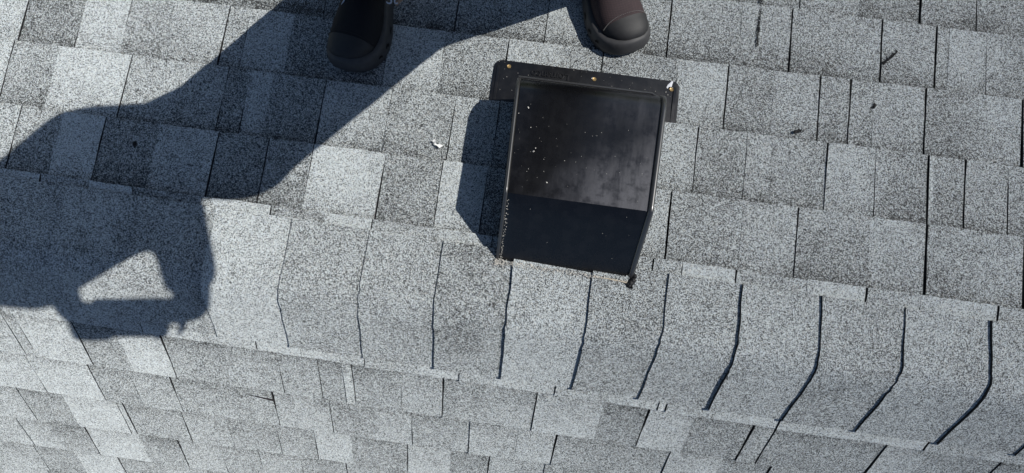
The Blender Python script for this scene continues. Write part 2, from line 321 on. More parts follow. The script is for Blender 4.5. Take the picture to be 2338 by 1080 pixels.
for k in range(1, 18):
    s_ = 0.868 + 0.143 * k; sl_ = -0.024 * max(0, 1 - k / 8)
    sp_ = -0.024 * max(0, 1 - (k - 1) / 8)
    add_field(far, XL, XR, (lambda x, s=s_, q=sl_: s + q * x), (lambda x, s=s_, q=sp_: s - 0.143 + q * x), -1)

# ------------------------------------------------------------------ ridge caps
RR = 0.085; TL = RR * math.tan(FOLD / 2)
def cap_profile():
    pr = []
    for q in (0.0, 0.35, 0.7, 1.0): pr.append(('n', q))
    for a in (0.15, 0.3, 0.45, 0.6, 0.75, 0.9): pr.append(('a', a))
    for q in (0.0, 0.3, 0.65, 1.0): pr.append(('f', q))
    return pr
CPR = cap_profile()
cen = near(0, YR - TL, -RR)
def cap_pt(kind, q, x, h):
    if kind == 'n':
        f = lin(E_['F'])(x); return near(x, f + (YR - TL - f) * q, h)
    if kind == 'f':
        f = lin(E_['H'])(x); return far(x, TL + (f - TL) * q, h)
    a = FOLD * q; n = Vector((0, -math.sin(a), math.cos(a))); p = cen + n * (RR + h); return Vector((x, p.y, p.z))
def cap_geo(xa0, xb0, xa1, xb1, tone):
    vs_, fs, mi, tt, vv = [], [], [], [], []; m_ = len(CPR); cols = (0.0, 0.5, 1.0)
    jit = [random.uniform(-0.0016, 0.0016) for _ in CPR]; h0 = random.uniform(0.0078, 0.0100); ph = random.uniform(0, 6); am = random.uniform(0.0003, 0.0010); bl = random.uniform(-0.0015, 0.0015)
    for s in cols:
        for j, (kd, q) in enumerate(CPR):
            t = j / (m_ - 1); t = t * t * (3 - 2 * t)
            x = (xa0 * (1 - t) + xb0 * t) * (1 - s) + (xa1 * (1 - t) + xb1 * t) * s + (jit[j] if s == 0 else 0)
            h = h0 * (1 - s) + 0.0030 * s + am * math.sin(ph + j * 0.8) * (1 - s) + bl * math.sin(math.pi * s) * 0.6
            vs_.append(cap_pt(kd, q, x, h)); tt.append(tone); vv.append(0.0 + 0.55 * s)
    for c in range(len(cols) - 1):
        for j in range(m_ - 1): fs.append((c * m_ + j, c * m_ + j + 1, (c + 1) * m_ + j + 1, (c + 1) * m_ + j)); mi.append(0)
    rim = [j for j in range(m_)] + [c * m_ + m_ - 1 for c in range(1, len(cols))] + [(len(cols) - 1) * m_ + j for j in range(m_ - 2, -1, -1)] + [c * m_ for c in range(len(cols) - 2, 0, -1)]
    b0 = len(vs_)
    for r in rim:
        c, j = divmod(r, m_); kd, q = CPR[j]; x = vs_[r].x
        vs_.append(cap_pt(kd, q, x, -0.004 if kd != 'a' else -0.004)); tt.append(tone); vv.append(0.5)
    for a in range(len(rim)):
        fs.append((rim[a], rim[(a + 1) % len(rim)], b0 + (a + 1) % len(rim), b0 + a)); mi.append(1)
    return vs_, fs, mi, tt, vv
caps = []
for i, (xa, xb, tone) in enumerate(CAPS):
    xa1, xb1 = (CAPS[i + 1][0], CAPS[i + 1][1]) if i + 1 < len(CAPS) else (xa + 0.155, xb + 0.155)
    g = cap_geo(xa, xb, xa1 + 0.03, xb1 + 0.03, tone)
    o = link_mesh('ridge_cap', g[0], g[1], [GRAN, EDGE], roof, mi=g[2], attrs={'tone': g[3], 'v': g[4]}, smooth=32)
    caps.append(o)
x = CAPS[-1][0] + 0.155
while x < XR:
    g = cap_geo(x, x - 0.005, x + 0.183, x + 0.178, random.uniform(0.4, 0.6)); b0 = len(FV); FV.extend(g[0]); FF.extend(tuple(q + b0 for q in f) for f in g[1]); FM.extend(g[2]); FT.extend(g[3]); FVV.extend(g[4]); x += 0.155
x = CAPS[0][0]
while x > XL:
    g = cap_geo(x - 0.155, x - 0.155, x + 0.028, x + 0.028, random.uniform(0.4, 0.6)); b0 = len(FV); FV.extend(g[0]); FF.extend(tuple(q + b0 for q in f) for f in g[1]); FM.extend(g[2]); FT.extend(g[3]); FVV.extend(g[4]); x -= 0.155
fld = link_mesh('shingle_field', FV, FF, [GRAN, EDGE], roof, mi=FM, attrs={'tone': FT, 'v': FVV}, origin=(0, -YR, 0))
tag(fld, kind='stuff')

# ------------------------------------------------------------------ roof vent
vent = empty('roof_vent', (0.077, -0.40, 0.003))
tag(vent, 'glossy black plastic box vent with nailed flange, dusty sloped hood against the ridge caps', 'roof vent')
# flange: rounded front corners, sinks below the shingles up-slope
def flange_z(y): # y negative up-slope
    t = (-y - 0.195) / 0.09
    return 0.0062 - 0.0055 * min(1, t) - (0.02 * max(0, t - 1))
fl_v, fl_f = [], []
x0, x1, y0, y1, rc = -0.1208, 0.2680, -0.1955, -0.325, 0.016
out = []
for k in range(7):
    a = math.pi * k / 12; out.append((x0 + rc - rc * math.cos(a), y0 - rc + rc * math.sin(a)))
for k in range(7):
    a = math.pi / 2 - math.pi * k / 12; out.append((x1 - rc + rc * math.cos(a), y0 - rc + rc * math.sin(a)))
side = [y0 - rc - (y0 - rc - y1) * q for q in (0.2, 0.4, 0.6, 0.8, 1.0)]
# rows of quads from the front outline back
cols = 14
rows_ = []
top = [(x0 + (x1 - x0) * i / cols) for i in range(cols + 1)]
def front_y(x):
    if x < x0 + rc: d = x0 + rc - x; return y0 - rc + math.sqrt(max(0, rc * rc - d * d))
    if x > x1 - rc: d = x - (x1 - rc); return y0 - rc + math.sqrt(max(0, rc * rc - d * d))
    return y0
xs_ = sorted(set([x0 + rc - rc * math.cos(math.pi * k / 12) for k in range(7)] + [x1 - rc + rc * math.cos(math.pi * k / 12) for k in range(7)] + top[1:-1]))
nr = 8
for j in range(nr + 1):
    for x in xs_:
        ya = front_y(x); y = ya + (y1 - ya) * (j / nr) ** 1.0
        lip = -0.0012 if j == 0 else 0
        fl_v.append((x, y, flange_z(y) + lip))
w = len(xs_)
for j in range(nr):
    for i in range(w - 1): fl_f.append((j * w + i, j * w + i + 1, (j + 1) * w + i + 1, (j + 1) * w + i))
b0 = len(fl_v)
rim = list(range(w)) + [j * w + w - 1 for j in range(1, nr + 1)] + [j * w for j in range(nr, 0, -1)]
rim = [j * w for j in range(nr, 0, -1)] + list(range(w)) + [j * w + w - 1 for j in range(1, nr + 1)]
for r in rim: p = fl_v[r]; fl_v.append((p[0], p[1], p[2] - 0.0035))
for a in range(len(rim) - 1): fl_f.append((rim[a], rim[a + 1], b0 + a + 1, b0 + a))
flange = link_mesh('flange', fl_v, fl_f, [FLANGE], vent, smooth=35)
for xc in (-0.1115, 0.2585):
    rv, rf = [], []
    prof_r = [(-0.004, -0.001), (-0.0025, 0.0022), (0.0025, 0.0022), (0.004, -0.001)]
    for y in (-0.208, -0.214, -0.25, -0.30):
        k = 0.0 if y == -0.208 else 1.0
        for (dx, dz) in prof_r: rv.append((xc + dx, y, flange_z(y) + dz * k - (0.0005 if k == 0 else 0)))
    for j in range(3):
        for i in range(3): rf.append((j * 4 + i, j * 4 + i + 1, (j + 1) * 4 + i + 1, (j + 1) * 4 + i))
    rf.append((0, 1, 2, 3))
    link_mesh('flange_rib', rv, rf, [FLANGE], flange, smooth=40)
# hood
ST = []   # (y, ztop, xl, xr)
for k in range(8):
    a = math.pi / 2 * k / 7
    ST.append((-0.322 + 0.045 * math.cos(a), 0.086 + 0.042 * math.sin(a)))
ST.insert(0, (-0.2765, 0.070))
for y in (-0.35, -0.39, -0.43, -0.47, -0.50): ST.append((y, 0.128 + (-y - 0.322) / 0.2 * 0.001))
ST += [(-0.5105, 0.1290), (-0.5118, 0.1280)]
for q in (0.25, 0.5, 0.75, 1.0): ST.append((-0.5118 - 0.1052 * q, 0.1280 - 0.1250 * q))
def hood_x(y):
    pts = [(-0.27, -0.0592, 0.2114), (-0.511, -0.0515, 0.2040), (-0.63, -0.0570, 0.2060)]
    for (ya, la, ra), (yb, lb, rb) in zip(pts, pts[1:]):
        if y <= ya and y >= yb:
            t = (y - ya) / (yb - ya); return la + (lb - la) * t, ra + (rb - ra) * t
    return pts[-1][1:]
hv, hf = [], []
NF = 10
for (y, z) in ST:
    l, r = hood_x(y); zb = -0.004
    fl = 0.010 * (z / 0.128)
    row = [(l - 0.002 - fl, zb), (l - 0.0036, z * 0.80)] + [(l + 0.0002 - 0.0034 * math.cos(math.pi * q / 5), z - 0.0012 + 0.0032 * math.sin(math.pi * q / 5)) for q in range(6)] + [(l + 0.0050, z)]
    row += [(l + 0.0050 + (r - l - 0.0135) * i / NF, z) for i in range(1, NF)]
    row += [(r - 0.0085, z), (r - 0.0078, z - 0.0022), (r - 0.0048, z - 0.0022)] + [(r + 0.0006 - 0.0050 * math.cos(math.pi * q / 6), z - 0.0010 + 0.0040 * math.sin(math.pi * q / 6)) for q in range(7)] + [(r + 0.0058, z * 0.80), (r + 0.004 + fl * 0.3, zb)]
    hv += [(px, y, pz) for px, pz in row]
w = len(row)
for j in range(len(ST) - 1):
    for i in range(w - 1): hf.append((j * w + i, j * w + i + 1, (j + 1) * w + i + 1, (j + 1) * w + i))
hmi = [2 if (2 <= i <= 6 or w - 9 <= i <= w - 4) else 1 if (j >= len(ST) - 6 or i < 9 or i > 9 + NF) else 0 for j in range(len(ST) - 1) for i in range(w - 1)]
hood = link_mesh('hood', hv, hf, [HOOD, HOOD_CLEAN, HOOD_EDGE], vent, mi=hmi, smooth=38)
lpv, lpf = [], []
for k in range(15):
    q = k / 14; x = -0.0600 + 0.2700 * q; sag = -0.010 * max(0, (q - .93) / .07) ** 2
    for a in range(9): t = math.pi * (a / 8) - 0.2; lpv.append((x, -0.2800 + sag + 0.0026 * math.cos(t), 0.1060 + 0.0032 * math.sin(t)))
for k in range(14):
    for a in range(8): lpf.append((k * 9 + a, k * 9 + a + 1, (k + 1) * 9 + a + 1, (k + 1) * 9 + a))
link_mesh('lip', lpv, lpf, [HOOD_EDGE], hood, smooth=60)
# the open mouth under the lip: a recessed louvre panel
lv, lf = [], []
for k in range(4):
    z = 0.012 + 0.02 * k; bv, bf = box((0.077, -0.296, z), 0.262, 0.014, 0.002, Matrix.Rotation(0.6, 3, 'X'))
    lf += [tuple(q + len(lv) for q in f) for f in bf]; lv += bv
bv, bf = box((0.077, -0.308, 0.045), 0.262, 0.003, 0.09); lf += [tuple(q + len(lv) for q in f) for f in bf]; lv += bv
link_mesh('louvre', lv, lf, [DARK], vent)
# nails
def lathe(prof_, c, seg=12):
    v_, f_ = [], []
    for r, z in prof_:
        for s in range(seg): a = 2 * math.pi * s / seg; v_.append((c[0] + r * math.cos(a), c[1] + r * math.sin(a), c[2] + z))
    for j in range(len(prof_) - 1):
        for s in range(seg): f_.append((j * seg + s, j * seg + (s + 1) % seg, (j + 1) * seg + (s + 1) % seg, (j + 1) * seg + s))
    f_.append(tuple(range(len(prof_) * seg - seg, len(prof_) * seg))); return v_, f_
for x, y in ((-0.0900, -0.2085), (0.0902, -0.2133), (0.2510, -0.2148)):
    nv, nf = lathe([(0.0041, -0.003), (0.0043, 0.0008), (0.0037, 0.0016), (0.0016, 0.0009), (0.0012, 0.0015)], (x, y, flange_z(y)))
    link_mesh('nail', nv, nf, [BRASS], vent, smooth=30)
def flat_piece(name, pts, mats, parent, z0, th, wobble=0.0):
    vt = [Vector((a, b, z0(a, b) + th + random.uniform(-wobble, wobble))) for a, b in pts]; vb = [Vector((a, b, z0(a, b) - 0.001)) for a, b in pts]
    c = len(pts); mid = sum(vt, Vector()) / c + Vector((0, 0, th * 0.4))
    f_ = [(i, (i + 1) % c, 2 * c) for i in range(c)] + [(i, (i + 1) % c, c + (i + 1) % c, c + i) for i in range(c)]
    return link_mesh(name, vt + vb + [mid], f_, mats, parent)
fz = lambda a, b: flange_z(b)
flat_piece('scratch', [(0.2405, -0.2120), (0.2425, -0.2060), (0.2475, -0.2000), (0.2500, -0.1965), (0.2535, -0.1970), (0.2520, -0.2030), (0.2512, -0.2090), (0.2455, -0.2095), (0.2432, -0.2140)], [SCRATCH], flange, fz, 0.0006)
flat_piece('scratch', [(0.0840, -0.2125), (0.0858, -0.2100), (0.0872, -0.2112), (0.0862, -0.2135)], [SCRATCH], flange, fz, 0.0005)
# moulded word on the flange, partly under the hood lip
tc = bpy.data.curves.new('word', 'FONT'); tc.body = 'Lomanco'; tc.size = 0.0235; tc.extrude = 0.0011; tc.bevel_depth = 0.0003; tc.resolution_u = 3; tc.space_character = 0.92
to = bpy.data.objects.new('word', tc); COL.objects.link(to); bpy.context.view_layer.update()
tm = bpy.data.meshes.new_from_object(to.evaluated_get(bpy.context.evaluated_depsgraph_get())); bpy.data.objects.remove(to)
wv = [(0.0385 - v.co.x, -0.2100 - v.co.y, flange_z(-0.2100 - v.co.y) + v.co.z + 0.0002) for v in tm.vertices]
link_mesh('moulded_word', wv, [tuple(p.vertices) for p in tm.polygons], [FLANGE], flange)
# hood surface height for resting chips
def hood_z(y):
    for (ya, za), (yb, zb) in zip(ST, ST[1:]):
        if ya >= y >= yb and ya > yb: return za + (zb - za) * (y - ya) / (yb - ya)
    return 0.004
# sealant line at the foot of the hood
sv, sf = [], []
for k in range(15):
    q = k / 14; x = 0.135 + 0.064 * q; y = -0.6225 - 0.004 * q + random.uniform(-0.0006, 0.0006); r = 0.0013 * (0.4 + 0.6 * math.sin(math.pi * min(1, q * 1.3 + 0.1) * 0.5)) + random.uniform(0, 0.0004)
    for a in range(5): sv.append((x, y + r * math.cos(a * math.pi / 4), 0.0098 + r * math.sin(a * math.pi / 4)))
for k in range(14):
    for a in range(4): sf.append((k * 5 + a, k * 5 + a + 1, (k + 1) * 5 + a + 1, (k + 1) * 5 + a))
link_mesh('sealant_bead', sv, sf, [TAN], vent, smooth=60)
kv, kf = [], []
for (x, y, r) in ((0.207, -0.6260, 0.0075), (0.211, -0.620, 0.0065), (0.2050, -0.6320, 0.0048), (0.2100, -0.6345, 0.0035), (0.213, -0.612, 0.0055), (0.2005, -0.6285, 0.004)):
    v_, f_ = lathe([(r, -0.004), (r * 0.95, 0.003), (r * 0.6, 0.0075), (r * 0.2, 0.0088)], (x, y, 0.004), 9)
    v_ = [(a + random.uniform(-.001, .001), b + random.uniform(-.001, .001), c) for a, b, c in v_]
    kf += [tuple(q + len(kv) for q in f) for f in f_]; kv += v_
link_mesh('sealant_dab', kv, kf, [TAR], vent, smooth=50)

# ------------------------------------------------------------------ loose granules along the vent
def chip(c, r):
    ax = [Vector((random.uniform(.6, 1.2) * r, 0, 0)), Vector((0, random.uniform(.6, 1.2) * r, 0)), Vector((0, 0, random.uniform(.5, .9) * r))]
    rot = Euler((random.random() * 6, random.random() * 6, random.random() * 6)).to_matrix()
    p = [Vector(c) + rot @ (s * a) for a in ax for s in (1, -1)]
    return p, [(0, 2, 4), (2, 1, 4), (1, 3, 4), (3, 0, 4), (2, 0, 5), (1, 2, 5), (3, 1, 5), (0, 3, 5)]
cv, cf = [], []
def add_chip(x, y, z, r):
    p, f_ = chip((x, y, z), r); cf.extend(tuple(q + len(cv) for q in f) for f in f_); cv.extend(p)
for _ in range(430):   # foot of the sloped face
    q = random.random() ** 1.25; x = -0.060 + 0.262 * q; sp_ = 0.007 * (1 - 0.6 * q)
    add_chip(x, -0.6205 - 0.004 * q + random.gauss(0, sp_ * 0.45), 0.0098 + random.uniform(-0.0025, 0.0015), random.uniform(0.0010, 0.0021))
for _ in range(60):    # left lower corner
    add_chip(-0.056 + random.gauss(0, 0.006), -0.621 + random.gauss(0, 0.005), 0.0095, random.uniform(0.0010, 0.0021))
for _ in range(85):    # groove along the left edge of the sloped face
    y = -0.516 - 0.10 * random.random() ** 0.7; l, r = hood_x(y)
    add_chip(l + 0.0066 + random.gauss(0, 0.0011), y, hood_z(y) + 0.0006, random.uniform(0.0005, 0.0012))
for _ in range(7):    # scattered on the sloped face
    y = random.uniform(-0.61, -0.515); l, r = hood_x(y); add_chip(random.uniform(l + 0.01, r - 0.01), y, hood_z(y), random.uniform(0.0005, 0.0009))
for _ in range(48):    # flat top
    y = random.uniform(-0.50, -0.33); l, r = hood_x(y); add_chip(l + 0.008 + (r - l - 0.02) * random.random() ** 1.6, y, hood_z(y), random.uniform(0.0004, 0.0010))
for x, y, r in ((-0.0330, -0.3480, 0.0026), (-0.0130, -0.4290, 0.0022), (-0.0100, -0.4225, 0.0020), (0.018, -0.4830, 0.0022), (-0.049, -0.361, 0.0016), (-0.0235, -0.385, 0.0016)):
    add_chip(x, y, hood_z(y) + 0.0003, r)
for _ in range(60):    # on the flange
    x = random.uniform(-0.115, 0.262); y = random.uniform(-0.27, -0.198)
    if -0.065 < x < 0.22 and y < -0.245: continue
    add_chip(x, y, flange_z(y) + 0.0004, random.uniform(0.0005, 0.0012))
for _ in range(10): add_chip(0.245 + random.gauss(0, 0.008), -0.212 + random.gauss(0, 0.006), flange_z(-0.212) + 0.0005, random.uniform(0.0008, 0.0015))
gr = link_mesh('loose_granules', cv, cf, [STONE])
tag(gr, 'pale loose granules gathered along the foot and edges of the black vent', 'granules', kind='stuff')

# ------------------------------------------------------------------ small debris
surf = lambda a, b: 0.001
fk = [(-0.2305, -0.3915), (-0.2250, -0.3895), (-0.2210, -0.3850), (-0.2170, -0.3862), (-0.2178, -0.3925), (-0.2165, -0.3965), (-0.2110, -0.3985), (-0.2060, -0.3965), (-0.1990, -0.3975), (-0.1945, -0.3985), (-0.1970, -0.4030), (-0.2035, -0.4090), (-0.2095, -0.4045), (-0.2130, -0.4022), (-0.2190, -0.4008), (-0.2210, -0.3960), (-0.2203, -0.3900), (-0.2240, -0.3922)]
fk = [(-0.2105 + (a + 0.2105) * .68, -0.3985 + (c + 0.3985) * .68) for a, c in fk]
bd = link_mesh('paint_flake', [(a, b, 0.0075 + (0.003 if i < 5 else 0)) for i, (a, b) in enumerate(fk)] + [(a + 0.0002, b + 0.0002, 0.0062 + (0.003 if i < 5 else 0)) for i, (a, b) in enumerate(fk)],
     [(6, 7, 8, 9, 10, 11, 12), (6, 12, 13, 14), (5, 6, 14, 15), (4, 5, 15, 16), (3, 4, 16, 2), (2, 16, 17, 1), (1, 17, 0)] + [(i, (i + 1) % 18, 18 + (i + 1) % 18, 18 + i) for i in range(18)], [WHITE])
tag(bd, 'small white flake with a thin curled tail lying left of the vent', 'flake')
def sliver(name, p0, p1, r0, r1, mapf, mat, label, cat, h=0.004, bend=0.0, seg=7):
    v_, f_ = [], []; a, b = Vector(p0), Vector(p1); d = (b - a).normalized(); nrm = Vector((-d.y, d.x))
    for k in range(seg):
        q = k / (seg - 1); c = a.lerp(b, q) + nrm * bend * math.sin(math.pi * q) + nrm * random.uniform(-0.0004, 0.0004); r = r0 + (r1 - r0) * q
        for s in range(6):
            t = 2 * math.pi * s / 6; e = c + nrm * r * math.cos(t); v_.append(mapf(e.x, e.y, h + r * math.sin(t)))
    for k in range(seg - 1):
        for s in range(6): f_.append((k * 6 + s, k * 6 + (s + 1) % 6, (k + 1) * 6 + (s + 1) % 6, (k + 1) * 6 + s))
    f_ += [tuple(range(6)), tuple(range(seg * 6 - 6, seg * 6))]
    return tag(link_mesh(name, v_, f_, [mat], smooth=50), label, cat)
sliver('twig', (-0.6080, 0.3535), (-0.5485, 0.3606), 0.0004, 0.0022, far, TWIG, 'thin dark tapering twig on the slope beyond the ridge caps', 'twig', h=0.005)
sliver('grass_blade', (-0.3978, 0.4289), (-0.3795, 0.4010), 0.0006, 0.0003, near, TWIG, 'fine dark straw lying at the edge of the leg shadow', 'straw', h=0.0035, bend=0.002)
def dirt(label, pts, n, r0, r1, sx, cat='debris', name='dark_debris'):
    v_, f_ = [], []
    for _ in range(n):
        k = random.random() * (len(pts) - 1); i = int(k); q = k - i
        x = pts[i][0] * (1 - q) + pts[i + 1][0] * q + random.gauss(0, sx); u = pts[i][1] * (1 - q) + pts[i + 1][1] * q + random.gauss(0, sx)
        p, ff = chip(near(x, u, 0.0030), random.uniform(r0, r1)); f_ += [tuple(a + len(v_) for a in g) for g in ff]; v_ += p
    return tag(link_mesh(name, v_, f_, [TAR]), label, cat)
dirt('crumbly dark stroke slanting across the shingle near the top right joint', [(0.6835, 0.0975), (0.6900, 0.0905), (0.7010, 0.0780), (0.7120, 0.0660)], 130, 0.0010, 0.0026, 0.0015)
dirt('small dark crumb lump on a shingle right of the vent', [(0.508, 0.2725), (0.5165, 0.2695), (0.5225, 0.268)], 70, 0.0010, 0.0026, 0.0016)
dirt('round dark crumb in the body shadow on the left', [(-0.8345, 0.4775), (-0.8310, 0.4795)], 45, 0.0010, 0.0024, 0.0019)
dirt('tiny dark crumb on the shingle just above the white flake', [(-0.2530, 0.3610), (-0.2465, 0.3560)], 14, 0.0007, 0.0014, 0.0008)
dirt('long dark scuffed streak down the shingle at the top right of the left foot', [(0.4262, -0.030), (0.4240, 0.010), (0.4215, 0.050), (0.4223, 0.090)], 330, 0.0008, 0.0018, 0.0019, 'scuff', 'dark_scuff')
dirt('dark crumb at the course edge near the right margin', [(0.667, 0.1880), (0.6700, 0.1935), (0.6655, 0.1985)], 50, 0.0008, 0.0022, 0.0014)

# ------------------------------------------------------------------ the person holding the phone
def caps_mesh(name, caps_, voxel, mats, parent, smooth_it=6):
    tmp = bmesh.new()
    for a, ra, b, rb in caps_:
        L = (b - a).length; st = max(2, int(L / (min(ra, rb) * 0.4)) + 1)
        for k in range(st + 1):
            q = k / st; c = a.lerp(b, q); r = ra + (rb - ra) * q
            bmesh.ops.create_icosphere(tmp, subdivisions=2, radius=r, matrix=Matrix.Translation(c))
    me = bpy.data.meshes.new('tmp'); tmp.to_mesh(me); tmp.free()
    ob = bpy.data.objects.new('tmp', me); COL.objects.link(ob)
    md = ob.modifiers.new('r', 'REMESH'); md.mode = 'VOXEL'; md.voxel_size = voxel
    sm = ob.modifiers.new('s', 'SMOOTH'); sm.iterations = smooth_it; sm.factor = 0.5
    bpy.context.view_layer.update()
    ev = bpy.data.meshes.new_from_object(ob.evaluated_get(bpy.context.evaluated_depsgraph_get()))
    vv = [v.co.copy() for v in ev.vertices]; ff = [tuple(p.vertices) for p in ev.polygons]
    bpy.data.objects.remove(ob); bpy.data.meshes.remove(me); bpy.data.meshes.remove(ev)
    return link_mesh(name, vv, ff, mats, parent, smooth=180)
SKIN = plain('skin', (0.45, 0.27, 0.19), 0.5, 0.4, nscale=80, amt=0.15)
CLOTH = plain('dark_trouser_cloth', (0.03, 0.032, 0.04), 0.9, 0.2, nscale=200)
SHIRT = plain('grey_shirt_cloth', (0.09, 0.09, 0.1), 0.9, 0.2, nscale=200)
HAIR = plain('dark_hair', (0.03, 0.022, 0.018), 0.6, 0.3, nscale=300)
pl = plumb
J = dict(aL=(.039, -.051, .06), aR=(-.394, .010, .098), kL=(.037, -.09, .42), kR=(-.325, .110, .58), hL=(-.009, .047, .873), hR=(-.184, .049, .907),
         sL=(-.017, .103, 1.371), sR=(-.335, .107, 1.396), nk=(-.165, .09, 1.44), hd=(-.17, .17, 1.60), eL=(.058, .027, 1.116), eR=(-.326, .134, 1.093),
         wL=(.121, .250, 1.149), wR=(-.105, .235, 1.205), waL=(-.091, -.013, 1.001), waR=(-.199, .004, 1.016), chL=(-.042, .076, 1.164), chR=(-.216, .078, 1.202))
Jp = {k: pl(*v) for k, v in J.items()}
def incam(x, y, z): return CAM_POS + R0 * x + R1 * y + R2 * z      # camera axes: right, down, forward
person = empty('person', plumb(-.16, 0.0, 0.0))
tag(person, 'person in black rubber-toed shoes standing on the roof, casting the long shadow', 'person')
def hand(wr, pc, tips, thumb):
    c = [(wr, .028, wr.lerp(pc, .6), .026)]
    for kn, mid, tp, r in tips: c += [(wr.lerp(pc, .7), .016, kn, r * 1.15), (kn, r * 1.1, mid, r), (mid, r, tp, r * .82)]
    c += [(wr.lerp(pc, .3), .015, thumb[0], .012), (thumb[0], .012, thumb[1], .010)]
    return c
tipsL = [(incam(.118, y - .022, -.034), incam(.138, y - .012, -.022 - .002 * i), incam(.116, y - .008, -.0185), .0085 - .0006 * abs(i - 1)) for i, y in enumerate((-.026, -.008, .011, .028))]
hl = hand(Jp['wL'], incam(.116, -.032, -.04), tipsL, (incam(.10, -.04, -.036), incam(.07, -.025, -.0205)))
tipsR = [(incam(-.045, y - .02, -.040), incam(-.050, y - .012, -.030), incam(-.020, y - .008, -.0195), .0085 - .0006 * abs(i - 1)) for i, y in enumerate((-.020, -.002, .016, .032))]
hl += [(incam(.135, -.034, -.037), .020, incam(.165, -.034, -.034), .016), (incam(.165, -.034, -.034), .012, incam(.1739, -.016, -.022), .009), (incam(.1739, -.016, -.022), .009, incam(.1646, .0134, -.016), .0065), (Jp['wL'], .028, incam(.165, -.034, -.034), .018)]
hr = hand(Jp['wR'], incam(-.045, -.03, -.04), tipsR, (incam(-.02, -.05, -.036), incam(.008, -.03, -.0215)))
hr += [(incam(-.045, -.03, -.04), .014, incam(-.045, .002, -.034), .011), (incam(-.045, .002, -.034), .011, incam(-.016, .018, -.022), .010), (incam(-.016, .018, -.022), .010, incam(.014, .020, -.019), .0085)]
body_caps = [(Jp['aL'], .05, Jp['kL'], .058), (Jp['kL'], .058, Jp['hL'], .08), (Jp['aR'], .05, Jp['kR'], .058), (Jp['kR'], .058, Jp['hR'], .08),
    (Jp['hL'], .09, Jp['hR'], .09), (Jp['hL'], .09, Jp['waL'], .09), (Jp['hR'], .09, Jp['waR'], .09), (Jp['waL'], .09, Jp['chL'], .088), (Jp['waR'], .09, Jp['chR'], .088),
    (Jp['chL'], .088, Jp['chR'], .088), (Jp['sL'], .062, Jp['sR'], .062), (Jp['chL'], .08, Jp['sL'], .06), (Jp['chR'], .08, Jp['sR'], .06),
    (pl(-.165, .09, 1.38), .055, Jp['nk'], .055), (Jp['nk'], .055, pl(-.168, .13, 1.53), .055), (pl(-.17, .14, 1.60), .092, pl(-.17, .17, 1.61), .090), (pl(-.17, .17, 1.56), .07, pl(-.17, .20, 1.53), .05),
    (pl(-.17, .255, 1.58), .012, pl(-.17, .262, 1.555), .016), (pl(-.258, .15, 1.59), .014, pl(-.262, .145, 1.56), .010), (pl(-.082, .15, 1.59), .014, pl(-.078, .145, 1.56), .010),
    (Jp['sL'], .05, Jp['eL'], .043), (Jp['eL'], .043, Jp['wL'], .029), (Jp['sR'], .05, Jp['eR'], .043), (Jp['eR'], .043, Jp['wR'], .029)] + hl + hr
body = caps_mesh('body', body_caps, 0.0065, [SKIN], person, 3)
caps_mesh('hair', [(pl(-.17, .125, 1.625), .094, pl(-.17, .155, 1.645), .088), (pl(-.17, .10, 1.57), .075, pl(-.17, .11, 1.63), .088)], 0.012, [HAIR], person)
aLt, aRt = Jp['aL'].lerp(Jp['kL'], .06), Jp['aR'].lerp(Jp['kR'], .10)
caps_mesh('trousers', [(Jp['kL'] - FW * .035, .072, Jp['hL'] - FW * .05, .092), (aLt, .078, Jp['kL'] - FW * .035, .072), (aLt, .078, Jp['kL'], .075), (Jp['kL'], .07, Jp['hL'], .095), (aRt, .068, Jp['kR'], .07), (Jp['kR'], .07, Jp['hR'], .095), (Jp['hL'], .102, Jp['hR'], .102), (Jp['hL'], .102, Jp['waL'], .101), (Jp['hR'], .102, Jp['waR'], .101), (Jp['waL'], .101, Jp['waR'], .101)], 0.012, [CLOTH], person)
caps_mesh('shirt', [(Jp['waL'], .105, Jp['waR'], .105), (Jp['waL'], .105, Jp['chL'], .100), (Jp['waR'], .105, Jp['chR'], .100), (Jp['chL'], .100, Jp['chR'], .100), (Jp['chL'], .098, Jp['sL'], .073), (Jp['chR'], .098, Jp['sR'], .073), (Jp['sL'], .073, Jp['sR'], .073),
    (Jp['sL'], .07, Jp['eL'], .053), (Jp['sR'], .07, Jp['eR'], .053), (Jp['eL'], .053, Jp['eL'].lerp(Jp['wL'], .72), .046), (Jp['eR'], .053, Jp['eR'].lerp(Jp['wR'], .55), .043)], 0.012, [SHIRT], person)
# eyes: two small dark discs set in the face
for sx in (-.034, .034):
    ev_, ef_ = lathe([(.0001, 0), (.008, .002), (.010, .006)], (0, 0, 0), 10)
    q = pl(-.17 + sx, .245, 1.60)
    link_mesh('eye', [q + FW * (.006 - c) + Vector((a, 0, 0)) + UP * b for a, b, c in ev_], ef_, [HAIR], body)

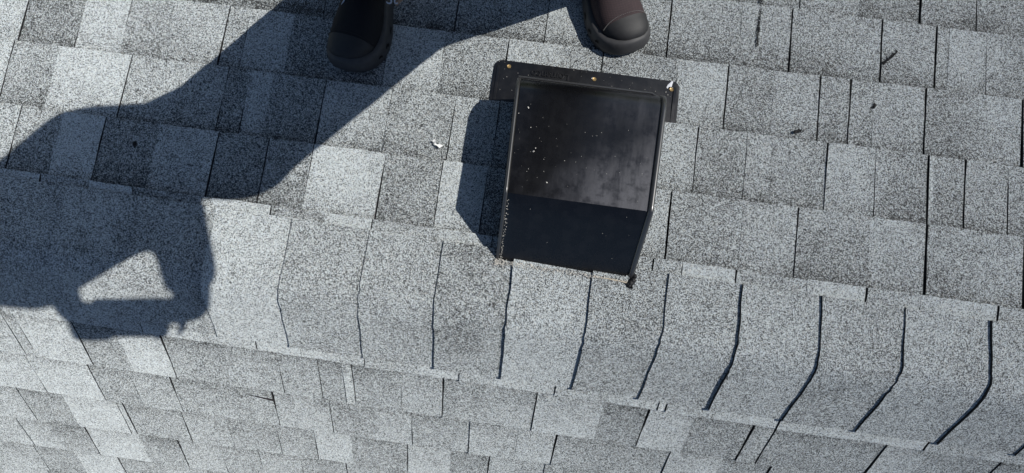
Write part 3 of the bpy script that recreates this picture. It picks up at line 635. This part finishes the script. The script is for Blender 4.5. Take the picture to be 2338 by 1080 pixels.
# ------------------------------------------------------------------ shoes
def upper_mat(name, ca, cb):
    k = N(name, 0.8, 0.25); P = k.n('ShaderNodeTexCoord').outputs['Object']
    mp = k.n('ShaderNodeMapping'); mp.inputs['Scale'].default_value = (330, 330, 330); k.l(P, mp.inputs[0])
    ck = k.n('ShaderNodeTexBrick'); ck.inputs['Scale'].default_value = 1; ck.offset = 0; ck.inputs['Mortar Size'].default_value = 0.18
    ck.inputs['Color1'].default_value = (*ca, 1); ck.inputs['Color2'].default_value = (*[v * .8 for v in ca], 1); ck.inputs['Mortar'].default_value = (*cb, 1)
    ck.inputs['Brick Width'].default_value = 1; ck.inputs['Row Height'].default_value = 1
    k.l(mp.outputs[0], ck.inputs['Vector'])
    f = k.noise(P, 30, 3); c = k.mix(f, ck.outputs[0], cb); k.l(c, k.b.inputs['Base Color'])
    bp = k.n('ShaderNodeBump'); bp.inputs['Strength'].default_value = 0.4; bp.inputs['Distance'].default_value = 0.0006; k.l(ck.outputs['Fac'], bp.inputs['Height']); k.l(bp.outputs[0], k.b.inputs['Normal'])
    return k.m
KNIT_P = upper_mat('plum_knit', (0.085, 0.055, 0.056), (0.032, 0.023, 0.025)); KNIT_SHADED = upper_mat('knit_shaded', (0.015, 0.015, 0.018), (0.010, 0.010, 0.012))  # shaded shoe's knit is a darker copy, its shadow painted into the colour
RUBBER = plain('dark_rubber', (0.021, 0.021, 0.022), 0.6, 0.35, nscale=120, amt=0.3); SOLE = plain('grey_sole_foam', (0.042, 0.042, 0.044), 0.6, 0.4, nscale=90, amt=0.3)
HOLE = plain('sole_hole_dark', (0.006, 0.006, 0.007), 0.8, 0.2); THREAD = plain('pale_thread', (0.16, 0.155, 0.15), 0.8, 0.2)
LACE = plain('white_lace', (0.55, 0.57, 0.62), 0.8, 0.2); TANL = plain('tan_tab', (0.30, 0.20, 0.14), 0.7, 0.3)
LSH = 0.315
WT = [(0, 0), (.015, .020), (.05, .032), (.12, .0395), (.25, .040), (.4, .040), (.55, .047), (.68, .0555), (.78, .0585), (.86, .056), (.92, .049), (.96, .0385), (.985, .0255), (.994, .016), (1, 0)]
HT = [(0, .07), (.1, .10), (.3, .115), (.42, .108), (.55, .094), (.68, .080), (.78, .071), (.86, .064), (.92, .057), (.96, .049), (.985, .041), (.994, .035), (1, .027)]
def interp(T, t):
    for (a, va), (b, vb) in zip(T, T[1:]):
        if a <= t <= b: return va + (vb - va) * (t - a) / (b - a)
    return T[-1][1]
TS = [0, .006, .015, .03, .05, .08, .12, .18, .25, .32, .4, .48, .55, .62, .68, .73, .78, .82, .86, .89, .92, .945, .96, .975, .985, .994, 1]
def shoe(toe, direction, med, upmat, label):
    d = Vector((direction[0], direction[1], 0)).normalized(); zax = Vector((0, 0, 1)); xax = d.cross(zax)
    org = Vector((toe[0], toe[1], 0.0015)) - d * LSH
    def T(x, y, z): return org + xax * x + d * y + zax * z
    def asym(t): return med * 0.008 * math.sin(math.pi * max(0, t - .45) / .55) if t > .45 else 0
    def spring(t): return 0.012 * max(0, (t - .8) / .2) ** 2
    nseg = 12
    def shell(t0, grow, zlo=.026, tmax=1.0):
        v_, f_ = [], []; ts = [t for t in TS if t >= t0]
        if ts[0] > t0: ts = [t0] + ts
        for t in ts:
            wd = interp(WT, t) * .88 + grow * (1 if 0 < t < 1 else 0); h = interp(HT, t) + grow + spring(t); zl = zlo + spring(t)
            for s in range(nseg + 1):
                a = math.pi * s / nseg; cx, sz = math.cos(a), math.sin(a)
                ex = math.copysign(abs(cx) ** .8, cx); ez = sz ** .85
                yy = t * LSH * .975 + (grow if t == 1 else 0)
                v_.append((ex * wd + asym(t) - med * .004, yy, zl + (h - zl) * ez))
        n1 = nseg + 1
        for j in range(len(ts) - 1):
            for s in range(nseg): f_.append((j * n1 + s, j * n1 + s + 1, (j + 1) * n1 + s + 1, (j + 1) * n1 + s))
        return v_, f_
    v_, f_ = shell(0, 0); up = link_mesh('shoe', [T(*p) for p in v_], f_, [upmat], person, smooth=70)
    if label: up['label'] = label
    v_, f_ = shell(.86, .0007); link_mesh('toe_cap', [T(*p) for p in v_], f_, [RUBBER], up, smooth=70)
    # rand of rubber up the medial side
    # sole
    v_, f_ = [], []; ring = []
    for t in TS[1:-1]: ring.append((interp(WT, t) + asym(t), t))
    loop = [(asym(t) + interp(WT, t), t) for t in TS] + [(asym(t) - interp(WT, t), t) for t in TS[-2:0:-1]]
    levels = [(0.0, .0005), (0.003, .0032), (.008, .0042), (.013, .0040), (.018, .0030), (.025, .0012), (.031, -.0012), (.0345, -.0045), (.0350, -.012)]
    for z, off in levels:
        for x, t in loop:
            sgn = 1 if x - asym(t) >= 0 else -1
            k_ = max(0.0, (t - .85) / .15); yy = t * LSH + off * k_ - (off if t < .03 else 0); v_.append((x + sgn * off * (0 if t in (0, 1) else 1), yy, z + spring(t)))
    m_ = len(loop)
    for j in range(len(levels) - 1):
        for i in range(m_): f_.append((j * m_ + i, j * m_ + (i + 1) % m_, (j + 1) * m_ + (i + 1) % m_, (j + 1) * m_ + i))
    f_.append(tuple(range(m_)))
    link_mesh('sole', [T(*p) for p in v_], f_, [SOLE], up, smooth=50)
    # three oval holes in the medial side of the sole
    for t, ln in ((.66, .0085), (.775, .0068), (.865, .0052)):
        x = asym(t) + med * (interp(WT, t) + .0030); x2 = asym(t + .02) + med * (interp(WT, t + .02) + .0030)
        tang = Vector((x2 - x, .02 * LSH, 0)).normalized(); nr_ = Vector((med * tang.y, -med * tang.x, 0)); c = Vector((x, t * LSH, .0185 + spring(t)))
        hv_ = []; hf_ = []
        for k, (rr, dep) in enumerate(((1, .0001), (.8, .0004), (.3, .0001))):
            for s in range(10):
                a = 2 * math.pi * s / 10; p = c + tang * ln * rr * math.cos(a) + Vector((0, 0, 1)) * .0058 * rr * math.sin(a) + nr_ * dep; hv_.append(T(*p))
        for j in range(2):
            for s in range(10): hf_.append((j * 10 + s, j * 10 + (s + 1) % 10, (j + 1) * 10 + (s + 1) % 10, (j + 1) * 10 + s))
        hf_.append(tuple(range(20, 30)))
        link_mesh('sole_hole', hv_, hf_, [HOLE], up, smooth=60)
    # lug notch at the front
    nv, nf = [], []
    bv, bf = box((0, 0, 0), .004, .007, .018)
    t = .955; x = asym(t) - med * (interp(WT, t)); rot = Matrix.Rotation(med * 0.75, 3, 'Z')
    link_mesh('sole_notch', [T(*(rot @ p + Vector((x, t * LSH, .014 + spring(t))))) for p in bv], bf, [HOLE], up)
    # seam stitching where toe cap meets knit
    tv, tf = [], []
    for row_t in (.853,):
        for s in range(46):
            a = math.pi * (.12 + .76 * s / 45); t = row_t; wd = interp(WT, t) * .88 + .0008; h = interp(HT, t) + .0008 + spring(t); zl = .026 + spring(t)
            cx = math.cos(a); p = Vector((math.copysign(abs(cx) ** .8, cx) * wd + asym(t) - med * .004, t * LSH * .975 + .004 * math.cos(a * 2), zl + (h - zl) * math.sin(a) ** .85))
            bv, bf = box(p, .0016, .0007, .0009); tf += [tuple(q + len(tv) for q in f) for f in bf]; tv += bv
    link_mesh('stitching', [T(*p) for p in tv], tf, [THREAD if upmat is KNIT_P else RUBBER], up)  # thread swapped for a dark colour on the shaded shoe
    return up, T
shR, TR = shoe((-.424, -.266), (-.135, -.99), -1, KNIT_SHADED, 'knit shoe in shadow, painted darker, with white marks on the tongue')
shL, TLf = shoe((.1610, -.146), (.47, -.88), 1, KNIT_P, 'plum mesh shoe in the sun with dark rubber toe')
# which side is medial: checked against the picture (holes face the gap between the feet)
# white print and lace ends at the tongue of the shoe in shadow
def on_pic(px, py, z):   # a point of the shoe's upper surface
    d = R0 * ((px - 1169) / 1174.5) + R1 * ((py - 540) / 1174.5) + R2; t = (z - CAM_POS.z) / d.z; return CAM_POS + d * t
tc = bpy.data.curves.new('word', 'FONT'); tc.body = 'St'; tc.size = 0.030; tc.extrude = 0.0006; tc.resolution_u = 4
to = bpy.data.objects.new('word', tc); COL.objects.link(to); bpy.context.view_layer.update()
tm = bpy.data.meshes.new_from_object(to.evaluated_get(bpy.context.evaluated_depsgraph_get())); bpy.data.objects.remove(to)
o_ = Vector(TEXT_AT)
link_mesh('tongue_word', [o_ + Vector((1, .13, 0)).normalized() * v.co.x + Vector((-.12, .9, .30)).normalized() * v.co.y + Vector((0, -.3, .95)) * v.co.z for v in tm.vertices], [tuple(p.vertices) for p in tm.polygons], [LACE], shR)
def tube(name, pts, r, mat, parent):
    v_, f_ = [], []
    for i, p in enumerate(pts):
        p = Vector(p); q = Vector(pts[min(i + 1, len(pts) - 1)]) - Vector(pts[max(i - 1, 0)]); q.normalize(); a = q.orthogonal().normalized(); b = q.cross(a)
        for s in range(6): t = 2 * math.pi * s / 6; v_.append(p + a * r * math.cos(t) + b * r * math.sin(t))
    for i in range(len(pts) - 1):
        for s in range(6): f_.append((i * 6 + s, i * 6 + (s + 1) % 6, (i + 1) * 6 + (s + 1) % 6, (i + 1) * 6 + s))
    return link_mesh(name, v_, f_, [mat], parent, smooth=60)
tube('lace', LACE_PTS, .0013, LACE, shR)
tube('pull_tab', TAB_PTS, .004, TANL, shR)

# ------------------------------------------------------------------ the phone in the hands (the picture is taken through its lens)
PHX, PHY = .052, -.0215
pv, pf = [], []
hw, hh, rr = .082, .0405, .010
outl = []
for cx, cy, a0 in ((hw - rr, hh - rr, 0), (-hw + rr, hh - rr, 90), (-hw + rr, -hh + rr, 180), (hw - rr, -hh + rr, 270)):
    for k in range(5): a = math.radians(a0 + 22.5 * k); outl.append((cx + rr * math.cos(a), cy + rr * math.sin(a)))
lev = [(-.0060, .9985), (-.0070, 1.0), (-.0130, 1.0), (-.0140, .985)]
for z, s in lev: pv += [incam(PHX + a * s, PHY + b * s, z) for a, b in outl]
m_ = len(outl)
for j in range(len(lev) - 1):
    for i in range(m_): pf.append((j * m_ + i, j * m_ + (i + 1) % m_, (j + 1) * m_ + (i + 1) % m_, (j + 1) * m_ + i))
pf += [tuple(range(m_)), tuple(range(3 * m_, 4 * m_))]
phone = empty('smartphone', incam(PHX, PHY, -.010)); tag(phone, 'smartphone held flat in both hands out over the ridge', 'phone')
link_mesh('phone_case', pv, pf, [RUBBER], phone, smooth=40)
SCREEN = plain('screen_glass', (0.01, 0.01, 0.012), 0.1, 0.5)
link_mesh('screen', [incam(PHX + a * .95, PHY + b * .92, -.0142) for a, b in outl] + [incam(PHX + a * .95, PHY + b * .92, -.0138) for a, b in outl], [tuple(range(m_))] + [(i, (i + 1) % m_, m_ + (i + 1) % m_, m_ + i) for i in range(m_)], [SCREEN], phone)
lv, lf = [], []
for r_, z in ((.0075, -.0058), (.0075, -.0022), (.0060, -.0022), (.0060, -.0050)):
    for s in range(16): a = 2 * math.pi * s / 16; lv.append(incam(r_ * math.cos(a), r_ * math.sin(a), z))
for j in range(3):
    for s in range(16): lf.append((j * 16 + s, j * 16 + (s + 1) % 16, (j + 1) * 16 + (s + 1) % 16, (j + 1) * 16 + s))
lf.append(tuple(range(48, 64)))
link_mesh('lens_ring', lv, lf, [RUBBER], phone, smooth=40)
